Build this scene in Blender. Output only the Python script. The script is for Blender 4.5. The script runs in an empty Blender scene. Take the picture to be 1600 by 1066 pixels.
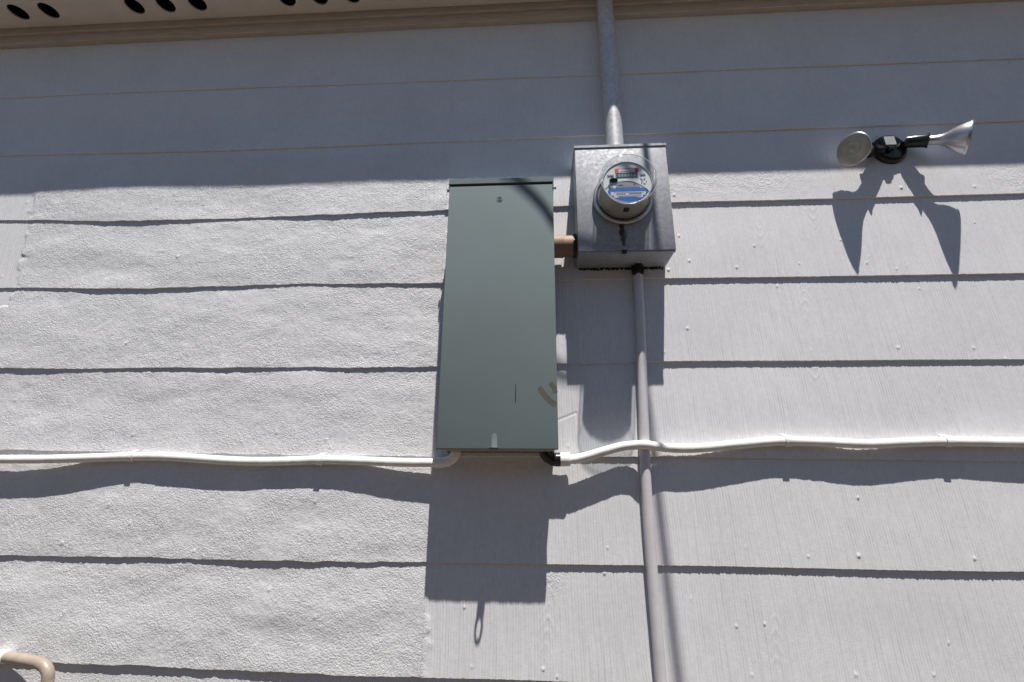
import bpy, bmesh, math, random
import numpy as np
from mathutils import Vector, Matrix

random.seed(7)
SC = bpy.context.scene
COL = SC.collection

# ------------------------------------------------------------------ camera
cam_d = bpy.data.cameras.new('camera')
cam = bpy.data.objects.new('camera', cam_d)
COL.objects.link(cam)
RIGHT = Vector((0.9984, 0.0558, 0.0068)); UP = Vector((0.0090, -0.2787, 0.9603)); FWD = Vector((-0.0555, 0.9588, 0.2787))
m = Matrix((RIGHT, UP, -FWD)).transposed().to_4x4()
m.translation = Vector((0, -1.3195, 1.6325))
cam.matrix_world = m
cam_d.sensor_width = 36.0
cam_d.lens = 15.99
cam_d.clip_start = 0.02
cam_d.clip_end = 500
SC.camera = cam

# ------------------------------------------------------------------ sky and sun
SUN = Vector((0.3141, -1.0, 3.218)).normalized()          # towards the sun
world = bpy.data.worlds.new('World'); SC.world = world
world.use_nodes = True
wn = world.node_tree.nodes; wl = world.node_tree.links
sky = wn.new('ShaderNodeTexSky'); sky.sky_type = 'NISHITA'; sky.sun_disc = False
sky.sun_elevation = math.asin(SUN.z)
sky.sun_rotation = math.atan2(SUN.x, SUN.y)
sky.air_density = 1.0; sky.dust_density = 0.15; sky.ozone_density = 1.6
wl.new(sky.outputs[0], wn['Background'].inputs[0])
wn['Background'].inputs[1].default_value = 0.05
sl = bpy.data.lights.new('sun', 'SUN'); sl.energy = 5.0; sl.angle = math.radians(0.53); sl.color = (1.0, 0.945, 0.875)
so = bpy.data.objects.new('sun', sl); COL.objects.link(so)
so.rotation_euler = (-SUN).to_track_quat('-Z', 'Y').to_euler()
so.location = (0, -3, 6)
SC.view_settings.view_transform = 'Standard'; SC.view_settings.look = 'None'
SC.view_settings.exposure = 0.50; SC.view_settings.gamma = 1.0
SC.cycles.max_bounces = 10; SC.cycles.transparent_max_bounces = 16

# ------------------------------------------------------------------ materials
def nmat(name, rgb, rough=0.6, metal=0.0, spec=0.5, var=0.0, vscale=20, bump=0.0, bscale=200, stretch=None, rvar=0.0, coat=0.0):
    mt = bpy.data.materials.new(name); mt.use_nodes = True
    nt = mt.node_tree; N = nt.nodes; Lk = nt.links
    b = N['Principled BSDF']
    b.inputs['Base Color'].default_value = (*rgb, 1); b.inputs['Roughness'].default_value = rough
    b.inputs['Metallic'].default_value = metal; b.inputs['Specular IOR Level'].default_value = spec
    if coat: b.inputs['Coat Weight'].default_value = coat
    tc = N.new('ShaderNodeTexCoord'); co = tc.outputs['Object']
    if stretch:
        mp = N.new('ShaderNodeMapping'); mp.inputs['Scale'].default_value = stretch
        Lk.new(co, mp.inputs[0]); co = mp.outputs[0]
    if var:
        n = N.new('ShaderNodeTexNoise'); n.inputs['Scale'].default_value = vscale; n.inputs['Detail'].default_value = 6
        Lk.new(co, n.inputs['Vector'])
        r = N.new('ShaderNodeValToRGB')
        r.color_ramp.elements[0].position = 0.3; r.color_ramp.elements[1].position = 0.7
        r.color_ramp.elements[0].color = (*[c * (1 - var) for c in rgb], 1)
        r.color_ramp.elements[1].color = (*[min(1, c * (1 + var)) for c in rgb], 1)
        Lk.new(n.outputs['Fac'], r.inputs[0]); Lk.new(r.outputs[0], b.inputs['Base Color'])
        if rvar:
            mr = N.new('ShaderNodeMapRange'); mr.inputs[3].default_value = rough - rvar; mr.inputs[4].default_value = rough + rvar
            Lk.new(n.outputs['Fac'], mr.inputs[0]); Lk.new(mr.outputs[0], b.inputs['Roughness'])
    if bump:
        n2 = N.new('ShaderNodeTexNoise'); n2.inputs['Scale'].default_value = bscale; n2.inputs['Detail'].default_value = 4
        Lk.new(co, n2.inputs['Vector'])
        bp = N.new('ShaderNodeBump'); bp.inputs['Strength'].default_value = 1.0; bp.inputs['Distance'].default_value = bump
        Lk.new(n2.outputs['Fac'], bp.inputs['Height']); Lk.new(bp.outputs[0], b.inputs['Normal'])
    return mt

def math_node(nt, op, a, b=None, c=None):
    n = nt.nodes.new('ShaderNodeMath'); n.operation = op
    for i, v in enumerate((a, b, c)):
        if v is None: continue
        if isinstance(v, (int, float)): n.inputs[i].default_value = v
        else: nt.links.new(v, n.inputs[i])
    return n.outputs[0]

def wall_material():
    mt = bpy.data.materials.new('painted_siding'); mt.use_nodes = True
    nt = mt.node_tree; N = nt.nodes; Lk = nt.links; b = N['Principled BSDF']
    b.inputs['Roughness'].default_value = 0.62; b.inputs['Specular IOR Level'].default_value = 0.3
    tc = N.new('ShaderNodeTexCoord'); co = tc.outputs['Object']
    at = N.new('ShaderNodeAttribute'); at.attribute_name = 'stucco'; rough = at.outputs['Fac']
    # base colour: chalky off white paint with faint weathering
    n1 = N.new('ShaderNodeTexNoise'); n1.inputs['Scale'].default_value = 3.5; n1.inputs['Detail'].default_value = 8; n1.inputs['Roughness'].default_value = 0.65
    Lk.new(co, n1.inputs['Vector'])
    r1 = N.new('ShaderNodeValToRGB'); e = r1.color_ramp.elements
    e[0].position = 0.32; e[0].color = (0.634, 0.640, 0.668, 1); e[1].position = 0.68; e[1].color = (0.700, 0.706, 0.734, 1)
    Lk.new(n1.outputs['Fac'], r1.inputs[0])
    n3 = N.new('ShaderNodeTexNoise'); n3.inputs['Scale'].default_value = 90; n3.inputs['Detail'].default_value = 4
    Lk.new(co, n3.inputs['Vector'])
    r3 = N.new('ShaderNodeMapRange'); r3.inputs[1].default_value = 0.3; r3.inputs[2].default_value = 0.7; r3.inputs[3].default_value = 0.95; r3.inputs[4].default_value = 1.04
    Lk.new(n3.outputs['Fac'], r3.inputs[0])
    mx = N.new('ShaderNodeVectorMath'); mx.operation = 'SCALE'
    Lk.new(r1.outputs[0], mx.inputs[0]); Lk.new(r3.outputs[0], mx.inputs['Scale'])
    Lk.new(mx.outputs[0], b.inputs['Base Color'])
    # heights: sandy stucco coat on the left boards, combed wood grain elsewhere
    ns = N.new('ShaderNodeTexNoise'); ns.inputs['Scale'].default_value = 225; ns.inputs['Detail'].default_value = 4; ns.inputs['Roughness'].default_value = 0.62
    Lk.new(co, ns.inputs['Vector'])
    nb = N.new('ShaderNodeTexNoise'); nb.inputs['Scale'].default_value = 9; nb.inputs['Detail'].default_value = 2
    Lk.new(co, nb.inputs['Vector'])
    av = N.new('ShaderNodeMapRange'); av.inputs[1].default_value = 0.33; av.inputs[2].default_value = 0.66; av.inputs[3].default_value = 0.0013; av.inputs[4].default_value = 0.0036
    Lk.new(nb.outputs['Fac'], av.inputs[0])
    hs = math_node(nt, 'MULTIPLY', math_node(nt, 'MULTIPLY', ns.outputs['Fac'], av.outputs[0]), rough)
    mp = N.new('ShaderNodeMapping'); mp.inputs['Scale'].default_value = (190, 20, 7); mp.inputs['Rotation'].default_value = (0, 0.03, 0)
    Lk.new(co, mp.inputs[0])
    ng = N.new('ShaderNodeTexNoise'); ng.inputs['Scale'].default_value = 1.0; ng.inputs['Detail'].default_value = 3
    Lk.new(mp.outputs[0], ng.inputs['Vector'])
    nf = N.new('ShaderNodeTexNoise'); nf.inputs['Scale'].default_value = 260; nf.inputs['Detail'].default_value = 3
    Lk.new(co, nf.inputs['Vector'])
    hg = math_node(nt, 'ADD', math_node(nt, 'MULTIPLY', ng.outputs['Fac'], 0.00125), math_node(nt, 'MULTIPLY', nf.outputs['Fac'], 0.00042))
    sx = N.new('ShaderNodeSeparateXYZ'); Lk.new(co, sx.inputs[0])
    nw = N.new('ShaderNodeTexNoise'); nw.inputs['Scale'].default_value = 3.2; nw.inputs['Detail'].default_value = 2; Lk.new(co, nw.inputs['Vector'])
    ph = math_node(nt, 'ADD', math_node(nt, 'ADD', sx.outputs[0], math_node(nt, 'MULTIPLY', sx.outputs[2], 0.02)), math_node(nt, 'MULTIPLY', nw.outputs['Fac'], 0.03))
    sn = math_node(nt, 'SINE', math_node(nt, 'MULTIPLY', ph, 2 * math.pi / 0.0070))
    na = N.new('ShaderNodeTexNoise'); na.inputs['Scale'].default_value = 11; na.inputs['Detail'].default_value = 3; Lk.new(co, na.inputs['Vector'])
    aa = N.new('ShaderNodeMapRange'); aa.inputs[1].default_value = 0.35; aa.inputs[2].default_value = 0.65; aa.inputs[3].default_value = 0.00008; aa.inputs[4].default_value = 0.00027
    Lk.new(na.outputs['Fac'], aa.inputs[0])
    hg = math_node(nt, 'ADD', hg, math_node(nt, 'MULTIPLY', sn, aa.outputs[0]))
    hg = math_node(nt, 'MULTIPLY', hg, math_node(nt, 'SUBTRACT', 1.0, rough))
    h = math_node(nt, 'ADD', hs, hg)
    bp = N.new('ShaderNodeBump'); bp.inputs['Strength'].default_value = 1.0; bp.inputs['Distance'].default_value = 1.0
    Lk.new(h, bp.inputs['Height']); Lk.new(bp.outputs[0], b.inputs['Normal'])
    return mt

def galv_material(name, base=(0.33, 0.345, 0.38), streak=False, metal=0.25, rough=0.62):
    mt = bpy.data.materials.new(name); mt.use_nodes = True
    nt = mt.node_tree; N = nt.nodes; Lk = nt.links; b = N['Principled BSDF']
    b.inputs['Metallic'].default_value = metal
    tc = N.new('ShaderNodeTexCoord'); co = tc.outputs['Object']
    v = N.new('ShaderNodeTexVoronoi'); v.inputs['Scale'].default_value = 130
    nz = N.new('ShaderNodeTexNoise'); nz.inputs['Scale'].default_value = 60; nz.inputs['Detail'].default_value = 3
    Lk.new(co, nz.inputs['Vector'])
    ad = N.new('ShaderNodeMixRGB'); ad.inputs[0].default_value = 0.02; Lk.new(co, ad.inputs[1]); Lk.new(nz.outputs['Color'], ad.inputs[2])
    Lk.new(ad.outputs[0], v.inputs['Vector'])
    sp = N.new('ShaderNodeSeparateColor'); Lk.new(v.outputs['Color'], sp.inputs[0])
    n = N.new('ShaderNodeTexNoise'); n.inputs['Scale'].default_value = 9; n.inputs['Detail'].default_value = 6; Lk.new(co, n.inputs['Vector'])
    f = math_node(nt, 'ADD', math_node(nt, 'MULTIPLY', sp.outputs[0], 0.45), math_node(nt, 'MULTIPLY', n.outputs['Fac'], 0.75))
    r = N.new('ShaderNodeValToRGB'); e = r.color_ramp.elements
    e[0].position = 0.2; e[0].color = (*[c * 0.78 for c in base], 1); e[1].position = 1.0; e[1].color = (*[min(1, c * 1.2) for c in base], 1)
    Lk.new(f, r.inputs[0]); colr = r.outputs[0]
    if streak:
        s = N.new('ShaderNodeSeparateXYZ'); Lk.new(co, s.inputs[0])
        n2 = N.new('ShaderNodeTexNoise'); n2.inputs['Scale'].default_value = 55; n2.inputs['Detail'].default_value = 5; Lk.new(co, n2.inputs['Vector'])
        wob = math_node(nt, 'MULTIPLY', math_node(nt, 'SUBTRACT', n2.outputs['Fac'], 0.5), 0.022)
        x = math_node(nt, 'ADD', s.outputs[0], wob)
        d = math_node(nt, 'ABSOLUTE', math_node(nt, 'SUBTRACT', x, streak))
        mr = N.new('ShaderNodeMapRange'); mr.inputs[1].default_value = 0.004; mr.inputs[2].default_value = 0.011; mr.inputs[3].default_value = 1; mr.inputs[4].default_value = 0
        Lk.new(d, mr.inputs[0])
        zz = N.new('ShaderNodeMapRange'); zz.inputs[1].default_value = 0.095; zz.inputs[2].default_value = 0.115; zz.inputs[3].default_value = 1; zz.inputs[4].default_value = 0
        Lk.new(s.outputs[2], zz.inputs[0])
        k = math_node(nt, 'MULTIPLY', math_node(nt, 'MULTIPLY', mr.outputs[0], zz.outputs[0]), math_node(nt, 'MULTIPLY', n2.outputs['Fac'], 1.7))
        k = math_node(nt, 'MINIMUM', k, 0.95)
        mxx = N.new('ShaderNodeMixRGB'); Lk.new(k, mxx.inputs[0]); Lk.new(colr, mxx.inputs[1]); mxx.inputs[2].default_value = (0.02, 0.018, 0.016, 1)
        colr = mxx.outputs[0]
    Lk.new(colr, b.inputs['Base Color'])
    mr2 = N.new('ShaderNodeMapRange'); mr2.inputs[3].default_value = rough - 0.07; mr2.inputs[4].default_value = rough + 0.1
    Lk.new(sp.outputs[1], mr2.inputs[0]); Lk.new(mr2.outputs[0], b.inputs['Roughness'])
    bp = N.new('ShaderNodeBump'); bp.inputs['Distance'].default_value = 0.0006; bp.inputs['Strength'].default_value = 1
    Lk.new(n.outputs['Fac'], bp.inputs['Height']); Lk.new(bp.outputs[0], b.inputs['Normal'])
    return mt

def glass_material(name, tint=(0.97, 0.98, 0.98), refl=1.0):
    mt = bpy.data.materials.new(name); mt.use_nodes = True
    nt = mt.node_tree; N = nt.nodes; Lk = nt.links
    N.remove(N['Principled BSDF'])
    t = N.new('ShaderNodeBsdfTransparent'); t.inputs[0].default_value = (*tint, 1)
    g = N.new('ShaderNodeBsdfGlossy'); g.inputs['Roughness'].default_value = 0.03
    fr = N.new('ShaderNodeFresnel')
    ge = N.new('ShaderNodeNewGeometry'); io = N.new('ShaderNodeMapRange'); io.inputs[3].default_value = 1.5; io.inputs[4].default_value = 1 / 1.5
    Lk.new(ge.outputs['Backfacing'], io.inputs[0]); Lk.new(io.outputs[0], fr.inputs[0])       # a thin sheet reflects alike from both sides
    mx = N.new('ShaderNodeMixShader')
    Lk.new(math_node(nt, 'MULTIPLY', fr.outputs[0], refl), mx.inputs[0]); Lk.new(t.outputs[0], mx.inputs[1]); Lk.new(g.outputs[0], mx.inputs[2])
    Lk.new(mx.outputs[0], N['Material Output'].inputs[0])
    return mt

def edge_material():
    mt = nmat('edge_highlight', (.80, .81, .82), .12, spec=.8); mt.node_tree.nodes['Principled BSDF'].inputs['Alpha'].default_value = .5  # pale half-clear tone painted as the highlight along the dome's front edge
    return mt

M = {}
M['wall'] = wall_material()
M['trim'] = nmat('painted_trim', (0.48, 0.42, 0.365), 0.85, spec=0.15, var=0.10, vscale=14, bump=0.0006, bscale=60, stretch=(1, 6, 6))
M['soffit'] = nmat('painted_soffit', (0.72, 0.66, 0.60), 0.7, var=0.08, vscale=9, bump=0.0004, bscale=90)
M['roof'] = nmat('roof_shingle', (0.16, 0.14, 0.13), 0.9, var=0.25, vscale=30)
M['ground'] = nmat('ground_dirt', (0.092, 0.073, 0.056), 0.95, var=0.25, vscale=3, bump=0.01, bscale=12)
M['green'] = nmat('grey_green_enamel', (0.183, 0.224, 0.232), 0.8, spec=0.10, var=0.05, vscale=4, bump=0.00012, bscale=220, rvar=0.05)
M['galv'] = galv_material('galvanized_sheet')
M['galv_cover'] = galv_material('galvanized_cover', streak=-0.008)
M['galv_pipe'] = galv_material('galvanized_pipe', (0.55, 0.56, 0.58), metal=0.35, rough=0.5)
M['conduit'] = nmat('painted_conduit', (0.60, 0.59, 0.62), 0.5, var=0.06, vscale=22, bump=0.0003, bscale=80)
M['cable'] = nmat('white_cable_paint', (0.78, 0.76, 0.74), 0.6, spec=.3, var=0.09, vscale=30, bump=0.0008, bscale=60)
M['black'] = nmat('black_plastic', (0.010, 0.010, 0.011), 0.22, var=0.3, vscale=60, rvar=0.06, bump=0.0004, bscale=70)
M['black_matte'] = nmat('black_sealant', (0.008, 0.008, 0.008), 0.75, bump=0.002, bscale=150)
M['dark'] = nmat('dark_steel', (0.03, 0.03, 0.032), 0.5, metal=0.3)
M['screw'] = nmat('zinc_screw', (0.45, 0.45, 0.46), 0.35, metal=0.9)
M['silver'] = nmat('silver_reflector', (0.54, 0.53, 0.56), 0.34, metal=0.95)
M['brown_pvc'] = nmat('brown_pipe', (0.26, 0.175, 0.115), 0.6, var=0.18, vscale=25, bump=0.0004, bscale=120)
M['brass'] = nmat('beige_metal', (0.50, 0.46, 0.39), 0.3, metal=0.35, var=0.05, vscale=18)
M['steel_ring'] = nmat('steel_ring', (0.52, 0.51, 0.50), 0.3, metal=0.9, var=0.08, vscale=30)
M['face'] = nmat('meter_face', (0.78, 0.78, 0.80), 0.45)
M['facegrey'] = nmat('meter_grey_print', (0.27, 0.28, 0.34), 0.5)
M['red'] = nmat('red_label', (0.62, 0.06, 0.06), 0.5)
M['white'] = nmat('white_label', (0.75, 0.74, 0.75), 0.5)
M['blue'] = nmat('blue_label', (0.003, 0.135, 0.56), 0.5)
M['lcd'] = nmat('display_grey', (0.075, 0.125, 0.12), 0.3)
M['ink'] = nmat('black_print', (0.02, 0.02, 0.025), 0.6)
M['lens'] = nmat('bulb_lens', (0.34, 0.32, 0.28), 0.28, var=0.12, vscale=40, coat=0.6)
M['lens_core'] = nmat('bulb_lens_core', (0.40, 0.36, 0.25), 0.3, var=0.1, vscale=60)
M['beige'] = nmat('beige_pipe_paint', (0.33, 0.275, 0.225), 0.42, var=0.12, vscale=30, bump=0.0009, bscale=70)
M['wire'] = nmat('black_wire', (0.015, 0.015, 0.015), 0.6)
M['smear'] = nmat('brown_paint_smear', (0.118, 0.108, 0.090), 0.7, spec=0.1, var=0.15, vscale=60)
M['scuff'] = nmat('worn_enamel', (0.24, 0.29, 0.30), 0.3, metal=0.3)
M['glass'] = glass_material('clear_cover', (.90, .92, .93))
M['attic'] = nmat('attic_wood', (0.05, 0.04, 0.03), 0.9)

# ------------------------------------------------------------------ mesh helpers
class MB:
    def __init__(s): s.v = []; s.f = []
    def add(s, vs, fs):
        o = len(s.v); s.v += [tuple(v) for v in vs]; s.f += [tuple(i + o for i in f) for f in fs]; return s
    def box(s, x0, x1, y0, y1, z0, z1, bevel=0.0, seg=2):
        bm = bmesh.new()
        bmesh.ops.create_cube(bm, size=1.0)
        for v in bm.verts:
            v.co = Vector(((x0 + x1) / 2 + v.co.x * (x1 - x0), (y0 + y1) / 2 + v.co.y * (y1 - y0), (z0 + z1) / 2 + v.co.z * (z1 - z0)))
        if bevel: bmesh.ops.bevel(bm, geom=bm.edges[:], offset=bevel, segments=seg, profile=0.5, affect='EDGES')
        bm.verts.index_update()
        s.add([v.co[:] for v in bm.verts], [[v.index for v in f.verts] for f in bm.faces]); bm.free(); return s
    def tube(s, pts, r, n=20, cap=True):
        pts = [Vector(p) for p in pts]; k = len(pts)
        rr = r if isinstance(r, (list, tuple)) else [r] * k
        tang = []
        for i in range(k):
            a = pts[max(i - 1, 0)]; b = pts[min(i + 1, k - 1)]; tang.append((b - a).normalized())
        t = tang[0]; u = t.orthogonal().normalized(); vs = []
        for i in range(k):
            t = tang[i]; u = (u - t * u.dot(t)).normalized(); w = t.cross(u)
            for j in range(n):
                a = 2 * math.pi * j / n; vs.append(pts[i] + rr[i] * (math.cos(a) * u + math.sin(a) * w))
        fs = [(i * n + j, i * n + (j + 1) % n, (i + 1) * n + (j + 1) % n, (i + 1) * n + j) for i in range(k - 1) for j in range(n)]
        if cap: fs += [tuple(range(n))[::-1], tuple((k - 1) * n + j for j in range(n))]
        return s.add(vs, fs)
    def lathe(s, prof, o=(0, 0, 0), ax=(0, -1, 0), n=48, close=True):
        """prof: (distance along axis, radius)"""
        o = Vector(o); ax = Vector(ax).normalized(); u = ax.orthogonal().normalized(); w = ax.cross(u); vs = []
        for d, r in prof:
            for j in range(n):
                a = 2 * math.pi * j / n; vs.append(o + ax * d + max(r, 1e-5) * (math.cos(a) * u + math.sin(a) * w))
        k = len(prof)
        fs = [(i * n + j, i * n + (j + 1) % n, (i + 1) * n + (j + 1) % n, (i + 1) * n + j) for i in range(k - 1) for j in range(n)]
        if close:
            if prof[0][1] > 1e-4: fs.append(tuple(range(n))[::-1])
            if prof[-1][1] > 1e-4: fs.append(tuple((k - 1) * n + j for j in range(n)))
        return s.add(vs, fs)
    def prism(s, poly, y0, y1):
        """poly in (x, z), extruded from y0 to y1"""
        n = len(poly)
        vs = [(x, y0, z) for x, z in poly] + [(x, y1, z) for x, z in poly]
        fs = [tuple(range(n)), tuple(range(2 * n - 1, n - 1, -1))] + [(i, n + i, n + (i + 1) % n, (i + 1) % n) for i in range(n)]
        return s.add(vs, fs)
    def build(s, name, mat, parent=None, angle=38, off=None):
        me = bpy.data.meshes.new(name)
        vs = s.v if off is None else [(v[0] - off[0], v[1] - off[1], v[2] - off[2]) for v in s.v]
        me.from_pydata(vs, [], s.f); me.validate(); me.update()
        bm = bmesh.new(); bm.from_mesh(me); bmesh.ops.recalc_face_normals(bm, faces=bm.faces[:]); bm.to_mesh(me); bm.free()
        me.shade_smooth(); me.set_sharp_from_angle(angle=math.radians(angle))
        me.materials.append(mat)
        o = bpy.data.objects.new(name, me); COL.objects.link(o)
        if parent is not None: o.parent = parent
        if off is not None and parent is None: o.location = off
        return o

def thing(name, label, cat, loc=(0, 0, 0), group=None):
    o = bpy.data.objects.new(name, None); COL.objects.link(o); o.location = loc; o.empty_display_size = 0.05
    tag(o, label, cat, group); return o
def tag(o, label, cat, group=None):
    o['label'] = label; o['category'] = cat
    if group: o['group'] = group

def spline(pts, per=10):
    """Catmull-Rom through the points"""
    P = [Vector(p) for p in pts]; P = [P[0] * 2 - P[1]] + P + [P[-1] * 2 - P[-2]]; out = []
    for i in range(1, len(P) - 2):
        a, b, c, d = P[i - 1:i + 3]
        for k in range(per):
            t = k / per
            out.append(0.5 * ((2 * b) + (c - a) * t + (2 * a - 5 * b + 4 * c - d) * t * t + (3 * b - a - 3 * c + d) * t ** 3))
    out.append(P[-2]); return out

# ------------------------------------------------------------------ ground
g = MB(); g.add([(-150, -150, 0), (150, -150, 0), (150, 150, 0), (-150, 150, 0)], [(0, 1, 2, 3)])
gr = g.build('ground', M['ground']); gr['kind'] = 'structure'

# ------------------------------------------------------------------ unseen house added behind the camera to block the low sky
blocker = thing('sky_blocker_house', 'tan house added unseen behind the camera to block the low sky', 'house', (0, -4.4, 0))
b = MB(); b.box(-8, 8, -7, 0, 0, 3.05); b.build('wall', nmat('tan_stucco', (.30, .27, .23), .85, var=.1, vscale=6, bump=.002, bscale=90), blocker)
b = MB(); b.prism([(-.5, 3.051), (3.5, 4.25), (7.5, 3.051), (7.5, 2.95), (-.5, 2.95)], -8.4, 8.4)
ro = b.build('roof', M['roof'], blocker); ro.rotation_euler = (0, 0, -math.pi / 2)
for wx in (-4, 3.5):
    b = MB(); b.box(wx - .55, wx + .55, -.02, .025, 1.0, 2.2, .004); wf = b.build('window', M['trim'], blocker)
    b = MB(); b.box(wx - .49, wx + .49, .026, .030, 1.06, 2.14); b.build('pane', M['ink'], wf)

# ------------------------------------------------------------------ house
house = thing('house', 'off white house wall of lapped boards under a shaded eave', 'house')

def smooth(t): return t * t * (3 - 2 * t)
def vnoise(x, z, sx, sz, seed):
    rng = np.random.RandomState(seed); T = rng.rand(256, 256) * 2 - 1
    fx = x / sx + 1000.37; fz = z / sz + 1000.71
    ix = np.floor(fx).astype(np.int64); iz = np.floor(fz).astype(np.int64)
    tx = smooth(fx - ix); tz = smooth(fz - iz)
    g_ = lambda a, b: T[a & 255, b & 255]
    return (g_(ix, iz) * (1 - tx) + g_(ix + 1, iz) * tx) * (1 - tz) + (g_(ix, iz + 1) * (1 - tx) + g_(ix + 1, iz + 1) * tx) * tz
def sstep(a, b, x):
    t = np.clip((x - a) / (b - a), 0, 1); return t * t * (3 - 2 * t)

REV = 0.267; Z0 = 3.0096
EDGE = {   # where the lower edge of each board runs, measured along the wall (x, z)
    0: [(-2.058, 3.0121), (-1.67, 3.0165), (-1.163, 3.0135), (-.316, 3.0079), (.056, 3.0084), (1.658, 3.0031)],
    1: [(-1.968, 2.7474), (-1.109, 2.7342), (-.303, 2.7421), (.051, 2.7457), (1.584, 2.7478)],
    2: [(-1.875, 2.4758), (-1.432, 2.4568), (-1.057, 2.4565), (-.592, 2.4633), (-.299, 2.4685), (.437, 2.4756), (1.506, 2.4773)],
    3: [(-1.786, 2.2165), (-1.536, 2.211), (-1.367, 2.2045), (-1.117, 2.2062), (-.776, 2.2115), (-.301, 2.2076), (.394, 2.2103), (1.428, 2.2086)],
    4: [(-1.692, 1.9416), (-1.37, 1.9356), (-1.225, 1.9389), (-.696, 1.9377), (-.567, 1.9345), (-.3, 1.9385), (.366, 1.9485), (1.353, 1.948)],
    5: [(-1.6, 1.6885), (-.8, 1.681), (-.3, 1.676), (.3, 1.6790), (.8, 1.6750), (1.3, 1.6730)],
    6: [(-1.507, 1.4013), (-1.13, 1.4023), (-.855, 1.3997), (-.588, 1.3994), (-.332, 1.4026), (.299, 1.406), (.893, 1.4037), (1.196, 1.4053)],
    7: [(-1.264, 1.147), (-1.066, 1.1461), (-.841, 1.1432), (-.555, 1.1394), (-.229, 1.1398), (-.081, 1.1418), (1.2, 1.142)]}
XS = np.concatenate([np.linspace(-6, -2.62, 50), np.arange(-2.6, 2.1, 0.0021), np.linspace(2.12, 6, 50)])

def edge_z(i, x):
    if i in EDGE:
        a = np.array(EDGE[i]); z = np.interp(x, a[:, 0], a[:, 1])
        k = np.ones(61) / 61; zp = np.concatenate([np.full(30, z[0]), z, np.full(30, z[-1])]); z = np.convolve(zp, k, 'valid')
    else: z = np.full_like(x, Z0 - REV * i)
    lm = left_mask(x, z)
    z = z + lm * (vnoise(x, z * 0 + i * 7, .05, 1, 11) * .0022 + vnoise(x, z * 0 + i * 3, .012, 1, 12) * .0010) + vnoise(x, z * 0 + i, .3, 1, 13) * .0012 + (1 - lm) * vnoise(x, z * 0 + i * 9, .0052, 1, 14) * .0007
    return z

def left_mask(x, z):
    """1 where the boards carry the sandy patch coat"""
    wv = vnoise(x, z, .06, .05, 21) * .012 + vnoise(x, z, .02, .018, 22) * .008
    r = 1 - sstep(-.300, -.272, x + wv)
    l = sstep(-1.775, -1.755, x + wv * 1.5 - .03 * np.sin(z * 9))
    l = np.where(z < 2.15, 1.0, l)
    m_ = r * l
    m_ = np.where(z > 2.70, m_ * (sstep(-1.62, -1.58, x) * .35), m_)
    return m_

def stucco_mask(x, z):
    m_ = left_mask(x, z)
    # knife-filled patches on the right hand boards
    e1 = np.exp(-((x - .62) / .26) ** 2 - ((z - 2.56) / .055) ** 2)
    e2 = np.exp(-((x - 1.62) / .16) ** 2 - ((z - 2.56) / .11) ** 2)
    e3 = np.exp(-((x - .02) / .05) ** 2 - ((z - 1.365) / .03) ** 2)
    return np.clip(np.maximum(m_, np.clip(1.5 * e1 + 1.7 * e2 + 1.2 * e3, 0, 1)), 0, 1)

BLOBS = []
rb = random.Random(5)
for k in range(60):
    BLOBS.append((rb.uniform(-.25, 1.75), rb.uniform(1.05, 2.6), rb.uniform(.0017, .0030), rb.uniform(.0016, .0034)))
for i in range(2, 8):                      # painted nail heads near the lower edge of the boards
    for k in range(6):
        BLOBS.append((-.2 + k * .31 + rb.uniform(-.12, .12), Z0 - REV * i + .032 + rb.uniform(-.008, .012), rb.uniform(.0022, .0042), rb.uniform(.0006, .0032)))
for k in range(70):
    BLOBS.append((rb.uniform(-1.9, -.3), rb.uniform(1.05, 2.6), rb.uniform(.003, .005), rb.uniform(.001, .0022)))
GRAIN = [(.872, 2.42, .022, .075, 1), (.80, 2.15, .018, .055, -1), (.79, 1.91, .018, .045, 1), (.02, 1.265, .016, .085, -1), (.70, 2.36, .016, .05, 1), (1.12, 1.86, .016, .06, -1), (1.25, 1.3, .02, .06, 1), (.58, 1.25, .015, .06, -1), (.14, 2.1, .012, .04, 1)]

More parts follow.
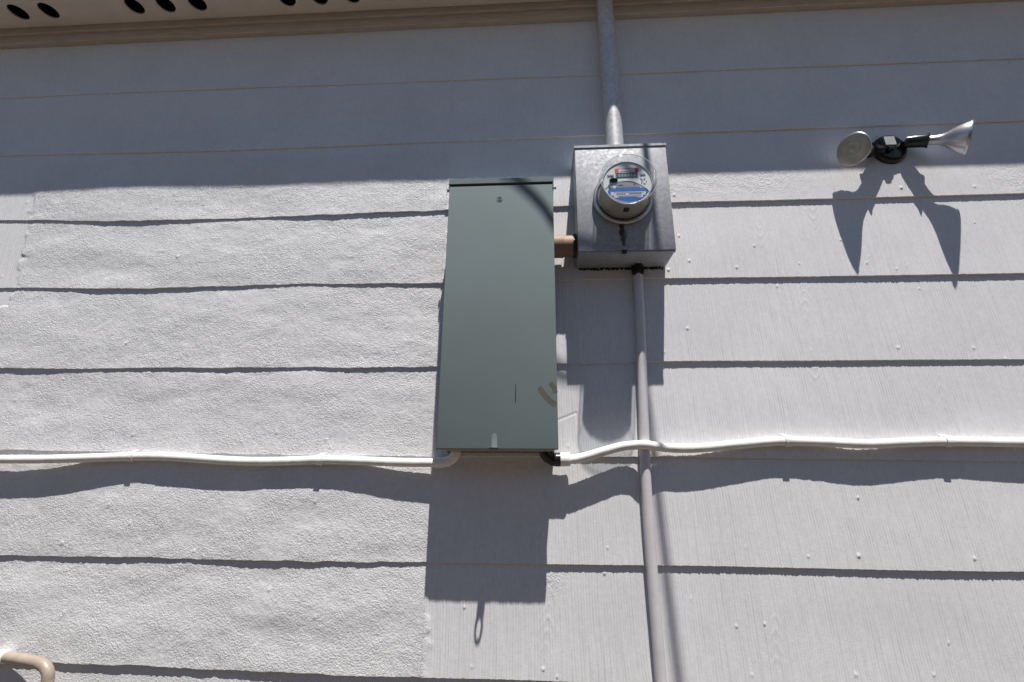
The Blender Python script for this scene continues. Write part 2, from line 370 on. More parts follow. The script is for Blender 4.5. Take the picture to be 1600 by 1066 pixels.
def relief(x, z, st):
    """how far the paint surface stands out, in metres"""
    lm = left_mask(x, z)
    h = lm * (.0022 + vnoise(x, z, .45, .075, 31) * .0016 + vnoise(x, z, .16, .05, 32) * .0009 + vnoise(x, z, .045, .03, 36) * .0005)
    h = h + st * (vnoise(x, z, .0085, .0085, 33) * .00030 + vnoise(x, z, .024, .016, 34) * .00022)
    rg = 1 - st
    ph = x + .02 * (z - 1.8) + vnoise(x, z, .25, .3, 41) * .012
    amp = (.55 + .35 * sstep(1.9, 1.2, z)) + .5 * np.clip(vnoise(x, z, .13, .35, 42) + .25, 0, 1.2)
    h = h + rg * amp * (np.sin(2 * np.pi * ph / .0082) * .00022 + vnoise(ph, z, .0048, .09, 43) * .00042 + vnoise(ph, z, .011, .16, 44) * .00030)
    h = h + rg * vnoise(x, z, .5, .12, 45) * .0008
    for (gx, gz, w, hh, sg) in GRAIN:
        s_ = (np.abs(x - gx) < .12) & (np.abs(z - gz) < .2)
        if not s_.any(): continue
        dx = x[s_] - gx - .12 * (z[s_] - gz); dz = z[s_] - gz
        f = sg * dz - 1.9 * np.sqrt(dx * dx + 1.6e-5)
        h[s_] += np.exp(-(dx / w) ** 2 - (dz / hh) ** 2) * np.clip(np.sin(2 * np.pi * f / .030) + .3 * vnoise(x[s_], z[s_], .02, .02, 46), .35, 1) * .00085 * rg[s_]
    for (bx, bz, r, a) in BLOBS:
        s_ = (np.abs(x - bx) < 3 * r) & (np.abs(z - bz) < 3 * r)
        if s_.any(): h[s_] += a * np.exp(-((x[s_] - bx) ** 2 + (z[s_] - bz) ** 2) / (r * r))
    # hairline ridge beside the cabinet, and the patch seam in the shaded board
    def ridge(x0, z0, x1, z1, w, a):
        s_ = (x > min(x0, x1) - .02) & (x < max(x0, x1) + .02) & (z > min(z0, z1) - .02) & (z < max(z0, z1) + .02)
        if not s_.any(): return
        d = np.array((x1 - x0, z1 - z0)); L = np.hypot(*d); d = d / L
        u = (x[s_] - x0) * d[0] + (z[s_] - z0) * d[1]; v = (x[s_] - x0) * d[1] - (z[s_] - z0) * d[0]
        h[s_] += a * np.exp(-(v / w) ** 2) * ((u > 0) & (u < L))
    ridge(.055, 1.777, .110, 1.800, .0019, -.0016); ridge(.110, 1.800, .112, 1.772, .0018, -.0007)
    ridge(-1.75, 2.885, -1.1, 2.872, .003, .0015); ridge(-1.1, 2.874, -.30, 2.885, .003, .0018)
    ridge(-.838, 2.965, -.842, 2.885, .0025, -.0022); ridge(-.30, 2.87, -.30, 2.99, .003, .0012); ridge(-1.08, 2.97, -1.10, 2.87, .003, .0012)
    ridge(-.155, 1.68, -.155, 1.41, .002, -.0014)
    return h

def build_wall():
    V = []; F = []; A = []; base = 0; nx = len(XS)
    for i in range(0, 12):
        fine = i <= 7
        zb = edge_z(i, XS)
        zt = edge_z(i - 1, XS) + .014 if i > 0 else zb + .336
        rows = 84 if fine else 8
        if i == 0: rows = 90
        u = np.linspace(0, 1, rows) ** 1.0
        X = np.tile(XS, (rows, 1)); Z = zb[None, :] + u[:, None] * (zt - zb)[None, :]
        st = stucco_mask(X, Z)
        lap = .0076 + .0010 * vnoise(XS, XS * 0 + i, .4, 1, 51)
        lap = np.where(XS < -.3, lap - .0022, lap) + left_mask(XS, zb) * vnoise(XS, XS * 0 + i * 5, .22, 1, 52) * .0026 + vnoise(XS, XS * 0 + i * 2, .0056, 1, 53) * .00055
        prof = .0004 + (lap[None, :] - .0004) * (1 - u[:, None])
        Hh = prof + relief(X, Z, st)
        Hh = np.maximum(Hh, .0003)
        if i > 0: Hh[-3:, :] = np.minimum(Hh[-3:, :], .0008)          # tucked under the board above
        # rounded drip edge: the first rows roll back
        Y = -Hh
        e1 = np.stack([XS, -(Hh[0] - .0016), zb - .0012], 1)
        back = np.stack([XS, np.full_like(XS, .002), zb - .0004], 1)
        main = np.stack([X, Y, Z], 2).reshape(-1, 3)
        blk = np.concatenate([main, np.stack([XS, Y[0], zb], 1), e1, e1, back])
        V.append(blk); A.append(np.concatenate([st.reshape(-1), st[0], st[0], st[0], st[0]]))
        def quads(r0, r1):
            a = base + r0 * nx + np.arange(nx - 1); b_ = base + r1 * nx + np.arange(nx - 1)
            return np.stack([a, a + 1, b_ + 1, b_], 1)
        for r in range(rows - 1): F.append(quads(r, r + 1))
        R = rows
        F.append(quads(R + 1, R)); F.append(quads(R + 3, R + 2))
        base += len(blk)
    V = np.concatenate(V).astype(np.float32); F = np.concatenate(F).astype(np.int32); A = np.concatenate(A).astype(np.float32)
    me = bpy.data.meshes.new('wall')
    me.vertices.add(len(V)); me.vertices.foreach_set('co', V.reshape(-1))
    me.loops.add(F.size); me.loops.foreach_set('vertex_index', F.reshape(-1))
    me.polygons.add(len(F)); me.polygons.foreach_set('loop_start', np.arange(0, F.size, 4, dtype=np.int32))
    me.polygons.foreach_set('loop_total', np.full(len(F), 4, dtype=np.int32))
    me.update(calc_edges=True); me.shade_smooth()
    at = me.attributes.new('stucco', 'FLOAT', 'POINT'); at.data.foreach_set('value', A)
    me.materials.append(M['wall'])
    o = bpy.data.objects.new('wall', me); COL.objects.link(o); o.parent = house
    return o
build_wall()

# other sides of the house, closed so that the attic stays dark
sides = MB()
sides.box(-6.0, -5.85, .004, 6, 0, 3.36).box(5.85, 6.0, .004, 6, 0, 3.36).box(-5.85, 5.85, 5.85, 6, 0, 3.36)
for sx in (-5.95, 5.9):
    sides.add([(sx, 0, 3.36), (sx, 6, 3.36), (sx, 3, 4.62), (sx + .05, 0, 3.36), (sx + .05, 6, 3.36), (sx + .05, 3, 4.62)], [(0, 1, 2), (3, 5, 4), (0, 3, 4, 1), (1, 4, 5, 2), (2, 5, 3, 0)])
sides.build('side_wall', nmat('plain_siding', (.66, .64, .62), .7, var=.06), house)
backing = MB(); backing.box(-5.85, 5.85, .006, .09, 0, 3.50); backing.build('wall_framing', M['attic'], house)

# soffit with round vent holes
def soffit():
    b = MB(); zs = 3.335; th = .006; hr = .0315; cy = -.0905; hs = .045
    y0, y1 = -.236, -.002
    cs = []
    for gidx in range(-7, 9):
        for k in (-1, 0, 1):
            cs.append(-1.400 + gidx * .598 + k * .1245)
    cs = sorted(c for c in cs if -5.8 < c < 5.8)
    xs = [-5.99]
    def quad(xa, xb, ya, yb): b.add([(xa, ya, zs), (xb, ya, zs), (xb, yb, zs), (xa, yb, zs)], [(0, 1, 2, 3)])
    x = -5.99
    n = 32
    for c in cs:
        quad(x, c - hs, cy - hs, cy + hs)
        vs = []
        for j in range(n):
            a = 2 * math.pi * j / n; ca, sa = math.cos(a), math.sin(a); k = hs / max(abs(ca), abs(sa))
            vs.append((c + k * ca, cy + k * sa, zs))
        for j in range(n):
            a = 2 * math.pi * j / n; vs.append((c + hr * math.cos(a), cy + hr * math.sin(a), zs))
        for j in range(n):
            a = 2 * math.pi * j / n; vs.append((c + hr * math.cos(a), cy + hr * math.sin(a), zs + th))
        fs = [(j, (j + 1) % n, n + (j + 1) % n, n + j) for j in range(n)] + [(n + j, n + (j + 1) % n, 2 * n + (j + 1) % n, 2 * n + j) for j in range(n)]
        b.add(vs, fs); x = c + hs
    quad(x, 5.99, cy - hs, cy + hs)
    quad(-5.99, 5.99, y0, cy - hs); quad(-5.99, 5.99, cy + hs, y1)
    o = b.build('soffit', M['soffit'], house, 30); return o
soffit()
# dark cavity over the soffit
cav = MB(); cav.add([(-5.99, -.232, 3.40), (5.99, -.232, 3.40), (5.99, .006, 3.50), (-5.99, .006, 3.50)], [(0, 1, 2, 3)]); cav.build('attic_lining', M['attic'], house)
fr = MB()
fr.box(-5.9, 5.9, -.0300, -.001, 3.302, 3.334, .0012).box(-5.9, 5.9, -.0225, -.001, 3.2615, 3.3015, .0012)
fr.build('frieze_board', M['trim'], house)
fa = MB(); fa.box(-6, 6, -.2365, -.2155, 3.322, 3.405, .002); fa.build('fascia', M['trim'], house)
rf = MB()
n = 24; vs = []
for j in range(n + 1):
    x = -6.2 + 12.4 * j / n
    yy = -.2455 + .0075 * max(0, min(1, (x + 1.0) / 1.8))
    vs += [(x, yy, 3.397), (x, yy, 3.422), (x, 3, 4.78), (x, 3, 4.755)]
fs = []
for j in range(n):
    for k in range(4):
        a = j * 4 + k; b_ = j * 4 + (k + 1) % 4; fs.append((a, b_, b_ + 4, a + 4))
fs += [(0, 1, 2, 3), tuple(n * 4 + k for k in (3, 2, 1, 0))]
rf.add(vs, fs)
rf.add([(-6.2, 3.001, 4.755), (6.2, 3.001, 4.755), (6.2, 6.25, 3.397), (-6.2, 6.25, 3.397), (-6.2, 3.001, 4.78), (6.2, 3.001, 4.78), (6.2, 6.25, 3.422), (-6.2, 6.25, 3.422)],
       [(0, 1, 2, 3), (7, 6, 5, 4), (0, 4, 5, 1), (1, 5, 6, 2), (2, 6, 7, 3), (3, 7, 4, 0)])
rf.build('roof', M['roof'], house)

# ------------------------------------------------------------------ breaker cabinet
PX, PZ = -.1067, 1.6907
pan = thing('electrical_panel', 'tall grey green steel breaker cabinet in the middle of the wall', 'electrical panel', (PX, 0, PZ))
HW = .1585
b = MB(); b.box(-.1525, .1525, -.1120, -.0005, .010, .803, .002); b.box(-.150, .150, -.100, -.012, .004, .012, .001)
b.box(-.150, .150, -.0140, -.0008, -.004, .004, .0015)
cab = b.build('cabinet', M['green'], pan)
b = MB(); b.box(-.1500, .1500, -.1040, -.0120, -.0010, .0036, .001); b.box(-.140, .140, -.060, -.052, -.0025, -.0002, .0008); b.build('bottom_plate', nmat('warm_bounce_metal', (.33, .27, .21), .75, var=.2, vscale=25), pan)  # bare metal tone with warm ground bounce put into its brown
b = MB(); b.box(-HW, HW, -.1227, -.1050, .0, .7865, .0028, 3)
door = b.build('door', M['green'], pan)
b = MB()   # rain hood over the door
b.add([(-.1605, -.0005, .811), (.1605, -.0005, .811), (.1605, -.1253, .8085), (-.1605, -.1253, .8085), (-.1605, -.0005, .800), (.1605, -.0005, .800), (.1605, -.1253, .7925), (-.1605, -.1253, .7925)],
      [(0, 1, 2, 3), (7, 6, 5, 4), (0, 4, 5, 1), (1, 5, 6, 2), (2, 6, 7, 3), (3, 7, 4, 0)])
b.box(-.1605, -.1575, -.1245, -.001, .772, .7935).box(.1575, .1605, -.1245, -.001, .772, .7935)
b.build('rain_hood', M['green'], pan, 20)
for sx in (-1, 1):
    s = MB(); s.lathe([(0, .0025), (.004, .0025), (.0042, .005), (.007, .0045), (.0078, .002)], (sx * .1605, -.107, .781), (sx, 0, 0), 16); s.build('screw', M['dark'], pan)
s = MB()   # embossed round maker's mark
ez = .737; ex = -.003
s.lathe([(0, .0098), (.0009, .0090), (.0009, .0080), (.0004, .0074), (.0004, .0)], (ex, -.1227, ez), (0, -1, 0), 32)
for pts in ([(-.0045, .0035), (-.001, .0048), (.003, .003), (0, .0005)], [(0, .0005), (-.003, -.0025), (.001, -.0045), (.0045, -.0030)]):
    s.tube([(ex + x, -.1234, ez + z) for x, z in pts], .0007, 6)
s.build('emblem', M['green'], door)
s = MB(); s.box(.0468, .0492, -.1231, -.1222, .1215, .171, .0003); s.build('slot', M['ink'], door)
s = MB()
def strip(pts, w, y):
    vs = []
    for i, (x, z) in enumerate(pts):
        a = Vector(pts[max(0, i - 1)]); c_ = Vector(pts[min(len(pts) - 1, i + 1)]); t = (c_ - a).normalized(); nn = Vector((-t.y, t.x))
        ww = w * (1 if 0 < i < len(pts) - 1 else .45)
        vs += [(x + nn.x * ww, y, z + nn.y * ww), (x - nn.x * ww, y, z - nn.y * ww)]
    return vs, [(2 * i, 2 * i + 1, 2 * i + 3, 2 * i + 2) for i in range(len(pts) - 1)]
sp1 = [(.110, .1605), (.1125, .158), (.119, .148), (.127, .137), (.137, .126), (.147, .1185), (.155, .1145)]
sp2 = [(.1405, .1735), (.1425, .171), (.148, .163), (.1515, .154), (.1545, .145)]
s.add(*strip([tuple(p)[:2] for p in spline([(x, z, 0) for x, z in sp1], 5)], .0074, -.12285)); s.add(*strip([tuple(p)[:2] for p in spline([(x, z, 0) for x, z in sp2], 5)], .0062, -.12285))
s.build('paint_smear', M['smear'], door)
for (cx_, cz_, w_, h_) in ((.0165, .708, .0008, .0042), (.0830, .566, .0022, .0030), (-.128, .355, .0014, .0010), (.060, .420, .0008, .0016)):
    s = MB(); s.prism([(cx_ - w_, cz_), (cx_ - w_ * .3, cz_ + h_), (cx_ + w_, cz_ + h_ * .4), (cx_ + w_ * .4, cz_ - h_)], -.1229, -.1226); s.build('paint_chip', M['scuff'], door)
s = MB()   # pressed thumb bulge above the hasp
vs = []; nn = 12; rows = 10
for r_ in range(rows + 1):
    t = r_ / rows; z = .050 - .046 * t; w = .0060 + .0026 * t; d = .0034 * t ** 2.2
    for j in range(nn + 1):
        a = math.pi * j / nn; vs.append((-.0067 - w * math.cos(a), -.1226 - d * math.sin(a), z))
s.add(vs, [(r_ * (nn + 1) + j, r_ * (nn + 1) + j + 1, (r_ + 1) * (nn + 1) + j + 1, (r_ + 1) * (nn + 1) + j) for r_ in range(rows) for j in range(nn)])
s.build('hasp_bulge', M['green'], door)
s = MB()   # flat padlock eye sticking straight out under the bulge
ring = []; 
def eye(n=28):
    vs = []; fs = []
    cx, cy, ro, ri = -.0067, -.141, .0108, .0052
    for z in (.0008, .0030):
        for j in range(n):
            a = 2 * math.pi * j / n; vs.append((cx + ro * math.cos(a), cy + ro * 1.25 * math.sin(a), z))
        for j in range(n):
            a = 2 * math.pi * j / n; vs.append((cx + ri * math.cos(a), cy + ri * 1.5 * math.sin(a) - .001, z))
    for j in range(n):
        k = (j + 1) % n
        fs += [(j, k, n + k, n + j), (2 * n + j, 3 * n + j, 3 * n + k, 2 * n + k), (j, 2 * n + j, 2 * n + k, k), (n + j, n + k, 3 * n + k, 3 * n + j)]
    return vs, fs
s.add(*eye()); s.box(-.0165, .0031, -.132, -.112, .0009, .0029)
s.build('hasp', M['dark'], pan)

# ------------------------------------------------------------------ meter socket box
BX, BZ, BD = .2604, 2.2461, .119
box = thing('meter_box', 'galvanized steel meter socket box with a black drip stain', 'meter box', (BX, 0, BZ))
w2 = .1390
b = MB(); b.box(-w2 + .002, w2 - .002, -.1150, -.0005, .0015, .3600, .0015)
b.box(-w2 + .001, w2 - .001, -.1165, -.1100, -.0015, .0035, .0008)
b.build('enclosure', M['galv'], box)
b = MB(); b.box(-w2, w2, -BD, -.1130, .004, .3590, .0014)
cov = b.build('cover', M['galv_cover'], box)
b = MB(); b.add([(-.1410, -.0005, .3665), (.1410, -.0005, .3665), (.1410, -.1212, .3655), (-.1410, -.1212, .3655), (-.1410, -.0005, .3605), (.1410, -.0005, .3605), (.1410, -.1212, .3575), (-.1410, -.1212, .3575)],
                [(0, 1, 2, 3), (7, 6, 5, 4), (0, 4, 5, 1), (1, 5, 6, 2), (2, 6, 7, 3), (3, 7, 4, 0)])
b.build('top_cap', M['galv'], box, 20)
b = MB()   # oval latch with a pin through the lower lip
pts = []
for j in range(41):
    a = 2 * math.pi * j / 40; ex_ = .0125 * math.copysign(1, math.cos(a)) * (abs(math.cos(a)) > 1e-6)
    pts.append((-.0135 + ex_ + .0062 * math.cos(a), -.1196, .0125 + .0058 * math.sin(a)))
b.tube(pts, .0016, 8, False)
b.box(-.030, .003, -.1202, -.1185, .0085, .0165, .0008)
lat = b.build('latch', M['galv'], box)
b = MB(); b.box(-.0145, -.0010, -.1235, -.1120, -.0045, .0030, .001); b.build('latch_pin', M['dark'], lat)
b = MB()   # lumpy sealant smeared along the back lower edge and round the conduit entry
rs = random.Random(3)
for k in range(80):
    x = -.125 + .25 * k / 79 + rs.uniform(-.003, .003); r_ = rs.uniform(.0024, .0042)
    b.lathe([(-r_, .0002), (-r_ * .6, r_ * .8), (0, r_), (r_ * .6, r_ * .8), (r_, .0002)], (x, -.009 + rs.uniform(-.002, .002), -.001 + rs.uniform(-.003, .001)), (0, 0, 1), 8)
for k in range(70):
    a = rs.uniform(0, 6.28); r_ = rs.uniform(.004, .0078); zz = rs.uniform(-.026, .0) 
    b.lathe([(-r_, .0002), (-r_ * .6, r_ * .8), (0, r_), (r_ * .6, r_ * .8), (r_, .0002)], (.0490 + .013 * math.cos(a), -.021 + .013 * math.sin(a), zz), (rs.uniform(-1, 1), rs.uniform(-1, 1), 1), 8)
b.build('sealant', M['black_matte'], box)
for (sx, sz) in ((-.1375, .27), (-.1375, .09)):
    s = MB(); s.lathe([(0, .004), (.002, .004), (.0028, .0015)], (sx, -.095, sz), (-1, 0, 0), 12); s.build('screw', M['screw'], box)

# ------------------------------------------------------------------ meter
MXc, MZc = .2565, 2.4165
met = thing('electricity_meter', 'round digital electricity meter under a clear dome', 'electricity meter', (MXc, -BD, MZc))
o0 = (0, 0, 0)
b = MB(); b.lathe([(.0, .0780), (.0, .0850), (.003, .0872), (.010, .0875), (.0145, .0862), (.0165, .0835), (.0165, .0795), (.012, .0785)], o0, n=72, close=False); b.build('lock_ring', M['steel_ring'], met)
b = MB(); b.lathe([(.0, .0740), (.018, .0740), (.020, .0705), (.074, .0690), (.0805, .0685), (.0812, .0672), (.0812, .0)], o0, n=72); body = b.build('base', M['brass'], met)
b = MB(); b.lathe([(.0165, .0785), (.0205, .0785), (.0215, .0765)], o0, n=72, close=False); b.build('gasket', M['black'], met)
b = MB()
b.lathe([(.016, .0806), (.050, .0802), (.097, .0796), (.1025, .0785), (.1058, .0758), (.1072, .071), (.1078, .05), (.1080, .0)], o0, n=72, close=False)
b.build('dome', M['glass'], met, 60)
b = MB(); b.lathe([(.0813, .0668), (.0822, .0664), (.0822, .0)], o0, n=72, close=False); face = b.build('face', M['face'], met)
b = MB(); b.lathe([(.1052 + .0011 * math.sin(a), .0775 + .0011 * math.cos(a)) for a in [2 * math.pi * k / 10 for k in range(11)]], o0, n=72, close=False); b.build('dome_rim', edge_material(), met)
b = MB(); b.lathe([(.0812, .0690), (.0835, .0694), (.0845, .0680), (.0835, .0664), (.0814, .0666)], o0, n=72, close=False); b.build('bezel', nmat('clear_edge', (.75, .75, .76), .15, metal=.4), met)
FY = -.0822
def flat(name, mat, rects, parent, lift=.0006, y=FY):
    for (x0, x1, z0, z1) in rects:
        s = MB(); s.box(x0, x1, y - lift, y + .0002, z0, z1); o = s.build(name, mat, parent)
    return o
lab = flat('red_label', M['red'], [(-.0330, -.0225, .0340, .0475), (.0225, .0325, .0340, .0475), (-.0225, .0225, .0452, .0470)], face)
flat('label_panel', M['white'], [(-.0222, .0222, .0345, .0448)], face, .0007)
flat('label_print', M['ink'], [(-.018, -.010, .0372, .0384), (-.009, .004, .0373, .0383), (.005, .012, .0373, .0382), (.013, .019, .0374, .0383)], face, .0010)
disp = flat('display', M['lcd'], [(-.0300, .0290, .0175, .0320)], face, .0010)
flat('display_frame', M['facegrey'], [(-.0315, .0305, .0320, .0333), (-.0315, -.0300, .0160, .0320), (.0290, .0305, .0160, .0320)], face, .0014)
flat('display_segments', M['facegrey'], [(-.024 + k * .0085, -.0185 + k * .0085, .0200, .0290) for k in range(6)], face, .0012)
flat('grey_print', M['facegrey'], [(-.0555, -.0355, .0185, .0285), (.0360, .0520, .0200, .0290), (-.054, -.040, -.0155, -.0040)], face, .0004)
flat('small_print', M['ink'], [(-.0525, -.047, .0215, .0245), (-.0455, -.038, .0210, .0245), (.037, .0405, .0085, .0135), (.042, .044, .004, .009), (.046, .050, .0095, .0125), (.0385, .041, -.002, .002), (.044, .050, -.0045, -.003), (-.0525, -.047, -.020, -.013), (.0520, .0535, .001, .005), (.0385, .051, .0228, .0245)], face, .0008)
flat('optical_port', M['black'], [(-.0495, -.0270, .0045, .0125), (-.0460, -.0300, .0020, .0150)], face, .0030)
# grey arched nameplate and blue label
s = MB(); pl = [(.0335 * math.cos(a), -.0150 + .0215 * math.sin(a)) for a in [math.pi * k / 20 for k in range(21)]]; s.prism(pl, FY - .0006, FY + .0001); plate = s.build('nameplate', M['facegrey'], face)
flat('nameplate_print', M['ink'], [(-.0255, -.020, -.0085, -.0055), (-.019, -.0135, -.0085, -.0055), (.017, .021, -.0080, -.0050)], face, .0010)
flat('nameplate_lines', M['white'], [(-.011, .014, -.0035, -.0028), (-.011, .012, -.0075, -.0068), (-.009, .013, -.0112, -.0105), (-.010, .010, .0005, .0011)], face, .0009)
s = MB()
pl = [(-.0440, -.0165), (.0440, -.0165), (.0470, -.0230)]
for k in range(25):
    a = math.radians(-28 - (152 - 28) * k / 24); pl.append((.0628 * math.cos(a), .0628 * math.sin(a)))
pl = [(x, z) for x, z in pl]
pl[2] = (.0555, -.0230); pl.append((-.0555, -.0230)); 
s.prism(pl, FY - .0008, FY + .0001); bl = s.build('blue_label', M['blue'], face)
flat('blue_label_panel', M['white'], [(-.0480, .0480, -.0400, -.0290), (-.0400, .0400, -.0470, -.0395)], face, .0011)
flat('blue_label_print', M['ink'], [(-.032 + k * .0063, -.0275 + k * .0063, -.0375, -.0345) for k in range(4)] + [(.002 + k * .0058, .0065 + k * .0058, -.0372, -.0342) for k in range(6)], face, .0014)
flat('blue_label_lines', M['blue'], [(-.040, .042, -.0322, -.0312), (-.030, .034, -.0430, -.0418), (-.026, .024, -.0458, -.0450)], face, .0014)
s = MB()   # black sticker wrapped on the underside of the meter
vs = []; n_ = 8
for k in range(n_ + 1):
    a = math.radians(-93 + (13) * (k / n_) - 6)
    vs += [(.0699 * math.cos(a), -.048, .0699 * math.sin(a)), (.0694 * math.cos(a), -.068, .0694 * math.sin(a))]
s.add([(x, y, z - .0012) for x, y, z in vs], [(2 * k, 2 * k + 1, 2 * k + 3, 2 * k + 2) for k in range(n_)]); s.build('sticker', M['ink'], met)

# ------------------------------------------------------------------ pipes
up = thing('service_mast', 'wide galvanized conduit rising from the meter box into the eave', 'conduit', (.2597, -.045, 2.6))
b = MB(); b.tube([(.0005, 0, .005), (.0005, 0, .3), (-.0015, 0, .735), (-.0015, 0, 1.60)], .0290, 40)
b.build('pipe', M['galv_pipe'], up)
b = MB(); b.lathe([(0, .036), (.010, .036), (.014, .0345), (.016, .0295)], (.0005, 0, .0125), (0, 0, 1), 40); b.build('hub', M['galv'], up)
b = MB(); b.lathe([(0, .031), (.02, .036), (.07, .052), (.10, .05), (.13, .03), (.14, .0)], (-.0015, 0, 1.55), (0, -.25, 1), 32); b.build('weatherhead', M['galv'], up)

lo = thing('conduit', 'thin grey conduit running down below the meter box', 'conduit', (.2895, -.0175, 1.15))
b = MB(); b.tube(spline([(.0205, 0, 1.097), (.0165, 0, .90), (.0065, 0, .655), (.0, 0, .475), (-.0008, 0, .25), (.0012, 0, .0), (.002, 0, -.35), (.002, 0, -1.149)], 8), .0142, 28); b.build('pipe', M['conduit'], lo)
b = MB(); b.lathe([(0, .0145), (.001, .0178), (.028, .0178), (.030, .0145)], (.0, 0, -.62), (0, 0, 1), 28); b.build('coupling', M['conduit'], lo)

ni = thing('pipe_nipple', 'short brown pipe joining the cabinet to the meter box', 'pipe', (.0885, -.055, 2.3005))
b = MB(); b.tube([(-.062, 0, 0), (.036, 0, 0)], .0325, 36); b.build('pipe', M['brown_pvc'], ni)
b = MB(); b.lathe([(0, .0325), (.0005, .0350), (.030, .0354), (.0305, .0325)], (-.036, 0, 0), (1, 0, 0), 36); b.build('coupling', M['brown_pvc'], ni)
b = MB(); b.lathe([(0, .0328), (.0005, .0385), (.009, .0385), (.0095, .0328)], (.0225, 0, 0), (1, 0, 0), 8); b.build('locknut', M['dark'], ni)

bp = thing('bent_pipe', 'beige painted pipe elbow at the lower left corner', 'pipe', (-1.240, -.046, 1.148))
pts = [(-.36, .040, .014), (-.24, .032, .0145), (-.14, .020, .0140), (-.075, .009, .0125), (-.042, .004, .0105), (-.020, .001, .0045), (-.006, 0, -.0085), (-.001, 0, -.026), (.001, 0, -.060), (.002, 0, -.30), (.002, 0, -1.147)]
b = MB(); b.tube(spline(pts, 8), .0126, 28); b.build('pipe', M['beige'], bp)
b = MB(); b.lathe([(0, .0127), (.001, .0150), (.040, .0150), (.042, .0127)], (-.150, .0212, .0141), (-1, .11, 0), 28); b.build('coupling', M['cable'], bp)

# ------------------------------------------------------------------ white cables
CR = .0121
def strap(parent, x, z, y, off):
    b = MB(); nn = 18; vs = []
    for xx in (-.0085, .0085):
        for r_ in (CR + .0005, CR + .0028):
            for j in range(nn + 1):
                a = math.radians(-80 + 200 * j / nn)
                vs.append((x + xx - off[0], y - r_ * math.cos(a) - off[1], z + r_ * math.sin(a) - off[2]))
    k = nn + 1; fs = []
    for j in range(nn):
        fs += [(k + j, k + j + 1, 3 * k + j + 1, 3 * k + j), (j, j + 1, k + j + 1, k + j), (2 * k + j, 3 * k + j, 3 * k + j + 1, 2 * k + j + 1), (j, 2 * k + j, 2 * k + j + 1, j + 1)]
    b.add(vs, fs)
    b.box(x - .0085 - off[0], x + .0085 - off[0], -.0125 - off[1], -.0040 - off[1], z + CR - .002 - off[2], z + CR + .0065 - off[2], .001)
    return b.build('strap', M['cable'], parent)
GC = 'white cables run along the siding'
oL = (-.95, -.024, 1.665)
ca = thing('cable', 'white painted cable wavering along the siding left of the cabinet', 'cable', oL, GC)
pl = [(-2.9, -.026, 1.675), (-2.3, -.022, 1.668), (-1.9, -.026, 1.657), (-1.586, -.0275, 1.6605), (-1.42, -.0245, 1.6625), (-1.1815, -.0150, 1.6710), (-1.06, -.0165, 1.6705), (-.87, -.0170, 1.6605), (-.75, -.0160, 1.6600), (-.6179, -.0160, 1.6645), (-.50, -.0185, 1.6625), (-.38, -.0235, 1.6590), (-.2695, -.0265, 1.6590), (-.245, -.028, 1.6605)]
b = MB(); b.tube([tuple(Vector(p) - Vector(oL)) for p in spline(pl, 8)], CR, 24); b.build('sheath', M['cable'], ca)
for x, z, y in ((-1.1815, 1.6710, -.0150), (-.6179, 1.6645, -.0160), (-1.9, 1.657, -.026)): strap(ca, x, z, y, oL)
b = MB(); b.tube([tuple(Vector(p) - Vector(oL)) for p in spline([(-.285, -.0262, 1.6588), (-.262, -.0275, 1.6595), (-.247, -.030, 1.6640), (-.234, -.034, 1.6725), (-.228, -.038, 1.682), (-.226, -.040, 1.700)], 6)], [.0145] * 6 + [.0138] * 25, 24)
b.build('elbow', M['cable'], ca)
b = MB(); b.lathe([(0, .021), (.008, .021), (.009, .017)], (-.226 - oL[0], -.040 - oL[1], 1.6890 - oL[2]), (0, 0, 1), 6); b.build('locknut', M['dark'], ca)

oR = (.7, -.024, 1.71)
cb = thing('cable', 'white painted cable crossing over the thin conduit and running off right', 'cable', oR, GC)
pr = [(.066, -.036, 1.6685), (.095, -.036, 1.6695), (.13, -.034, 1.677), (.18, -.0325, 1.6915), (.225, -.0305, 1.7035), (.262, -.0325, 1.7078), (.289, -.0395, 1.7085), (.316, -.0320, 1.7055), (.345, -.0265, 1.7020), (.3824, -.0265, 1.7000), (.44, -.0255, 1.7015), (.54, -.0225, 1.7110), (.62, -.0200, 1.7185), (.6739, -.0195, 1.7205), (.76, -.0215, 1.7185), (.8726, -.0235, 1.7135), (.98, -.021, 1.718), (1.0867, -.0190, 1.7210), (1.2786, -.0215, 1.7185), (1.6, -.022, 1.716), (2.1, -.021, 1.722), (2.8, -.023, 1.718)]
b = MB(); b.tube([tuple(Vector(p) - Vector(oR)) for p in spline(pr, 8)], CR, 24); b.build('sheath', M['cable'], cb)
for x, z, y in ((.6739, 1.7205, -.0195), (1.0867, 1.7210, -.0190), (1.6, 1.716, -.022)): strap(cb, x, z, y, oR)
b = MB(); b.lathe([(0, .014), (.001, .0180), (.030, .0185), (.034, .0165), (.036, .013)], (.052 - oR[0], -.034 - oR[1], 1.6683 - oR[2]), (1, 0, .03), 28); b.build('coupling', M['cable'], cb)
b = MB(); b.tube([tuple(Vector(p) - Vector(oR)) for p in spline([(.060, -.034, 1.6685), (.045, -.034, 1.669), (.030, -.036, 1.674), (.020, -.040, 1.684), (.016, -.043, 1.706)], 6)], [.0185] * 10 + [.0165] * 15, 24)
b.lathe([(0, .020), (.010, .020), (.011, .017)], (.0165 - oR[0], -.043 - oR[1], 1.689 - oR[2]), (0, 0, 1), 6)
b.build('elbow', M['black'], cb)

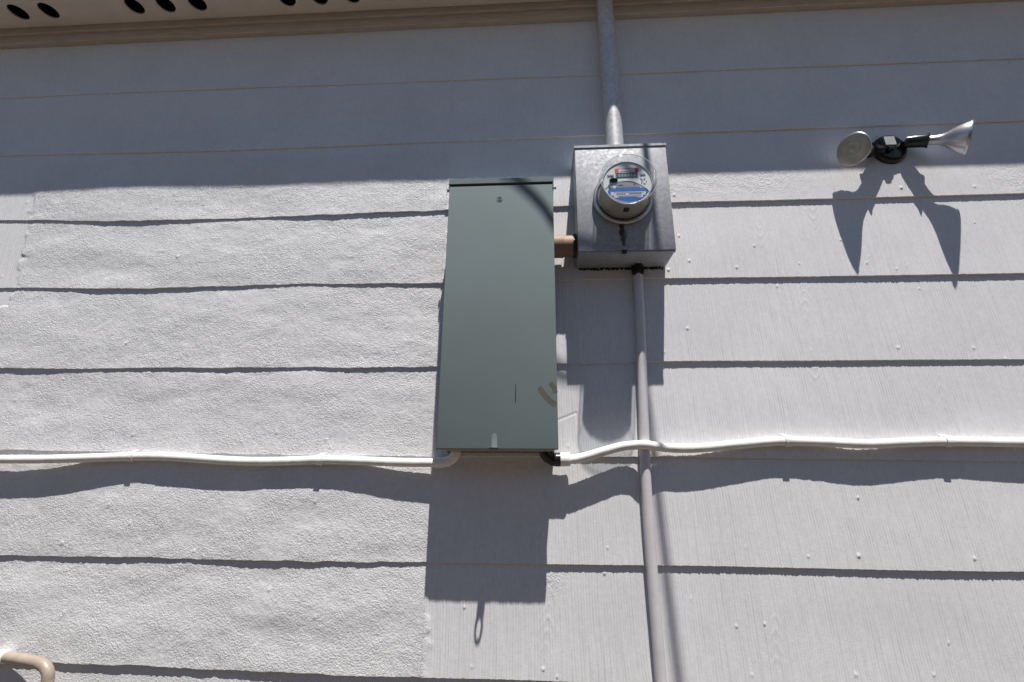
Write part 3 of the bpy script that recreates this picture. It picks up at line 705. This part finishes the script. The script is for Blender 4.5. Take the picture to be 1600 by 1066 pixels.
# ------------------------------------------------------------------ floodlight
FX, FZ = 1.146, 2.648
fl = thing('floodlight', 'black twin floodlight fixture with two bulbs on the wall', 'floodlight', (FX, 0, FZ))
b = MB(); b.lathe([(.0, .0515), (.010, .0520), (.016, .0500), (.021, .044), (.023, .036), (.0235, .0)], (0, 0, 0), n=48); b.build('base', M['black'], fl)
b = MB(); b.box(-.036, .004, -.037, -.018, -.012, .031, .004)
b.box(-.026, -.006, -.040, -.030, -.020, -.006, .003)
b.build('junction_block', M['black'], fl)
s = MB(); s.add([(-.032, -.0385, .028), (.000, -.0385, .028), (.000, -.0400, -.004), (-.032, -.0400, -.004), (-.032, -.0365, .028), (.000, -.0365, .028), (.000, -.0365, -.004), (-.032, -.0365, -.004)],
          [(0, 1, 2, 3), (7, 6, 5, 4), (0, 4, 5, 1), (1, 5, 6, 2), (2, 6, 7, 3), (3, 7, 4, 0)]); s.build('glare_plate', nmat('sun_glare_grey', (.34, .34, .35), .5, var=.1, vscale=90), fl)  # pale grey stands in for sun glare on the black block
def lamp(rim, ax, knuckle, label):
    rim = Vector(rim) - Vector((FX, 0, FZ)); ax = Vector(ax).normalized(); kn = Vector(knuckle) - Vector((FX, 0, FZ))
    Lb = .092
    hb = rim - ax * Lb                       # mouth of the socket
    hs_ = hb - ax * .056                     # back of the socket
    h = MB(); h.lathe([(0, .010), (.002, .0170), (.010, .0182), (.048, .0198), (.054, .0225), (.057, .0232), (.0575, .0205), (.045, .0175), (.045, .0)], hs_, ax, 36); ho = h.build('socket', M['black'], fl)
    h = MB(); h.tube(spline([kn, kn * .45 + hs_ * .55 + Vector((0, -.004, -.004)), hs_ + ax * .004], 8), [.0095] * 6 + [.0080] * 5 + [.0095] * 6, 18)
    h.lathe([(-.010, .0), (-.009, .007), (-.004, .0110), (.004, .0110), (.009, .007), (.010, .0)], kn * .5 + hs_ * .5 + Vector((0, -.004, -.002)), (0, 0, 1), 18)
    h.build('knuckle', M['black'], fl)
    R_ = .0480
    bl = MB(); bl.lathe([(-.025, .0110), (.0, .0128), (.018, .0136), (.028, .0152), (.040, .0208), (.054, .0302), (.068, .0385), (.080, .0436), (.0865, .0455), (.0870, .0478), (.0920, .0482), (.0932, .0470)], hb, ax, 56, False)
    bo = bl.build('bulb', M['silver'], fl, 50)
    ln = MB(); ln.lathe([(.0890, .0466), (.0932, .0466), (.0950, .0430), (.0958, .0330), (.0962, .0), ], hb, ax, 56, False); lo_ = ln.build('lens', M['lens'], bo)
    rg = MB(); rg.lathe([(.0958, .0225), (.0968, .0215), (.0968, .0160), (.0962, .0150)], hb, ax, 40, False)
    rg.lathe([(.0961, .0085), (.0972, .0070), (.0976, .0)], hb, ax, 32, False); rg.build('lens_core', M['lens_core'], bo)
    return bo
lamp((.977, -.083, 2.598), (-.88, -.42, -.25), (1.098, -.032, 2.640), '')
lamp((1.303, -.101, 2.612), (.80, -.50, -.33), (1.182, -.028, 2.648), '')

# ------------------------------------------------------------------ service drop overhead (its shadow falls on the wall)
sd = thing('service_drop', 'black overhead service wires reaching the mast above the roof', 'wire', (.27, -.07, 4.2))
off = Vector((.27, -.07, 4.2))
b = MB(); b.tube([Vector(p) - off for p in spline([(.262, -.085, 4.23), (.36, -.30, 4.215), (.495, -.62, 4.215), (.563, -.79, 4.214), (.631, -.951, 4.220), (1.3, -2.6, 4.32), (3.2, -7.2, 4.8), (8.0, -19, 6.8)], 10)], .0105, 14); b.build('wire', M['wire'], sd)
b = MB(); b.tube([Vector(p) - off for p in spline([(.245, -.11, 4.22), (.09, -.32, 4.14), (-.05, -.50, 4.02), (.013, -.55, 3.92), (.067, -.55, 3.87), (.12, -.55, 3.817), (.158, -.55, 3.768), (.190, -.55, 3.715), (.233, -.55, 3.676), (.293, -.55, 3.658), (.353, -.55, 3.615), (.40, -.58, 3.67), (.46, -.60, 3.85), (.50, -.63, 4.21)], 10)], .0072, 14); b.build('drip_loop', M['wire'], sd)
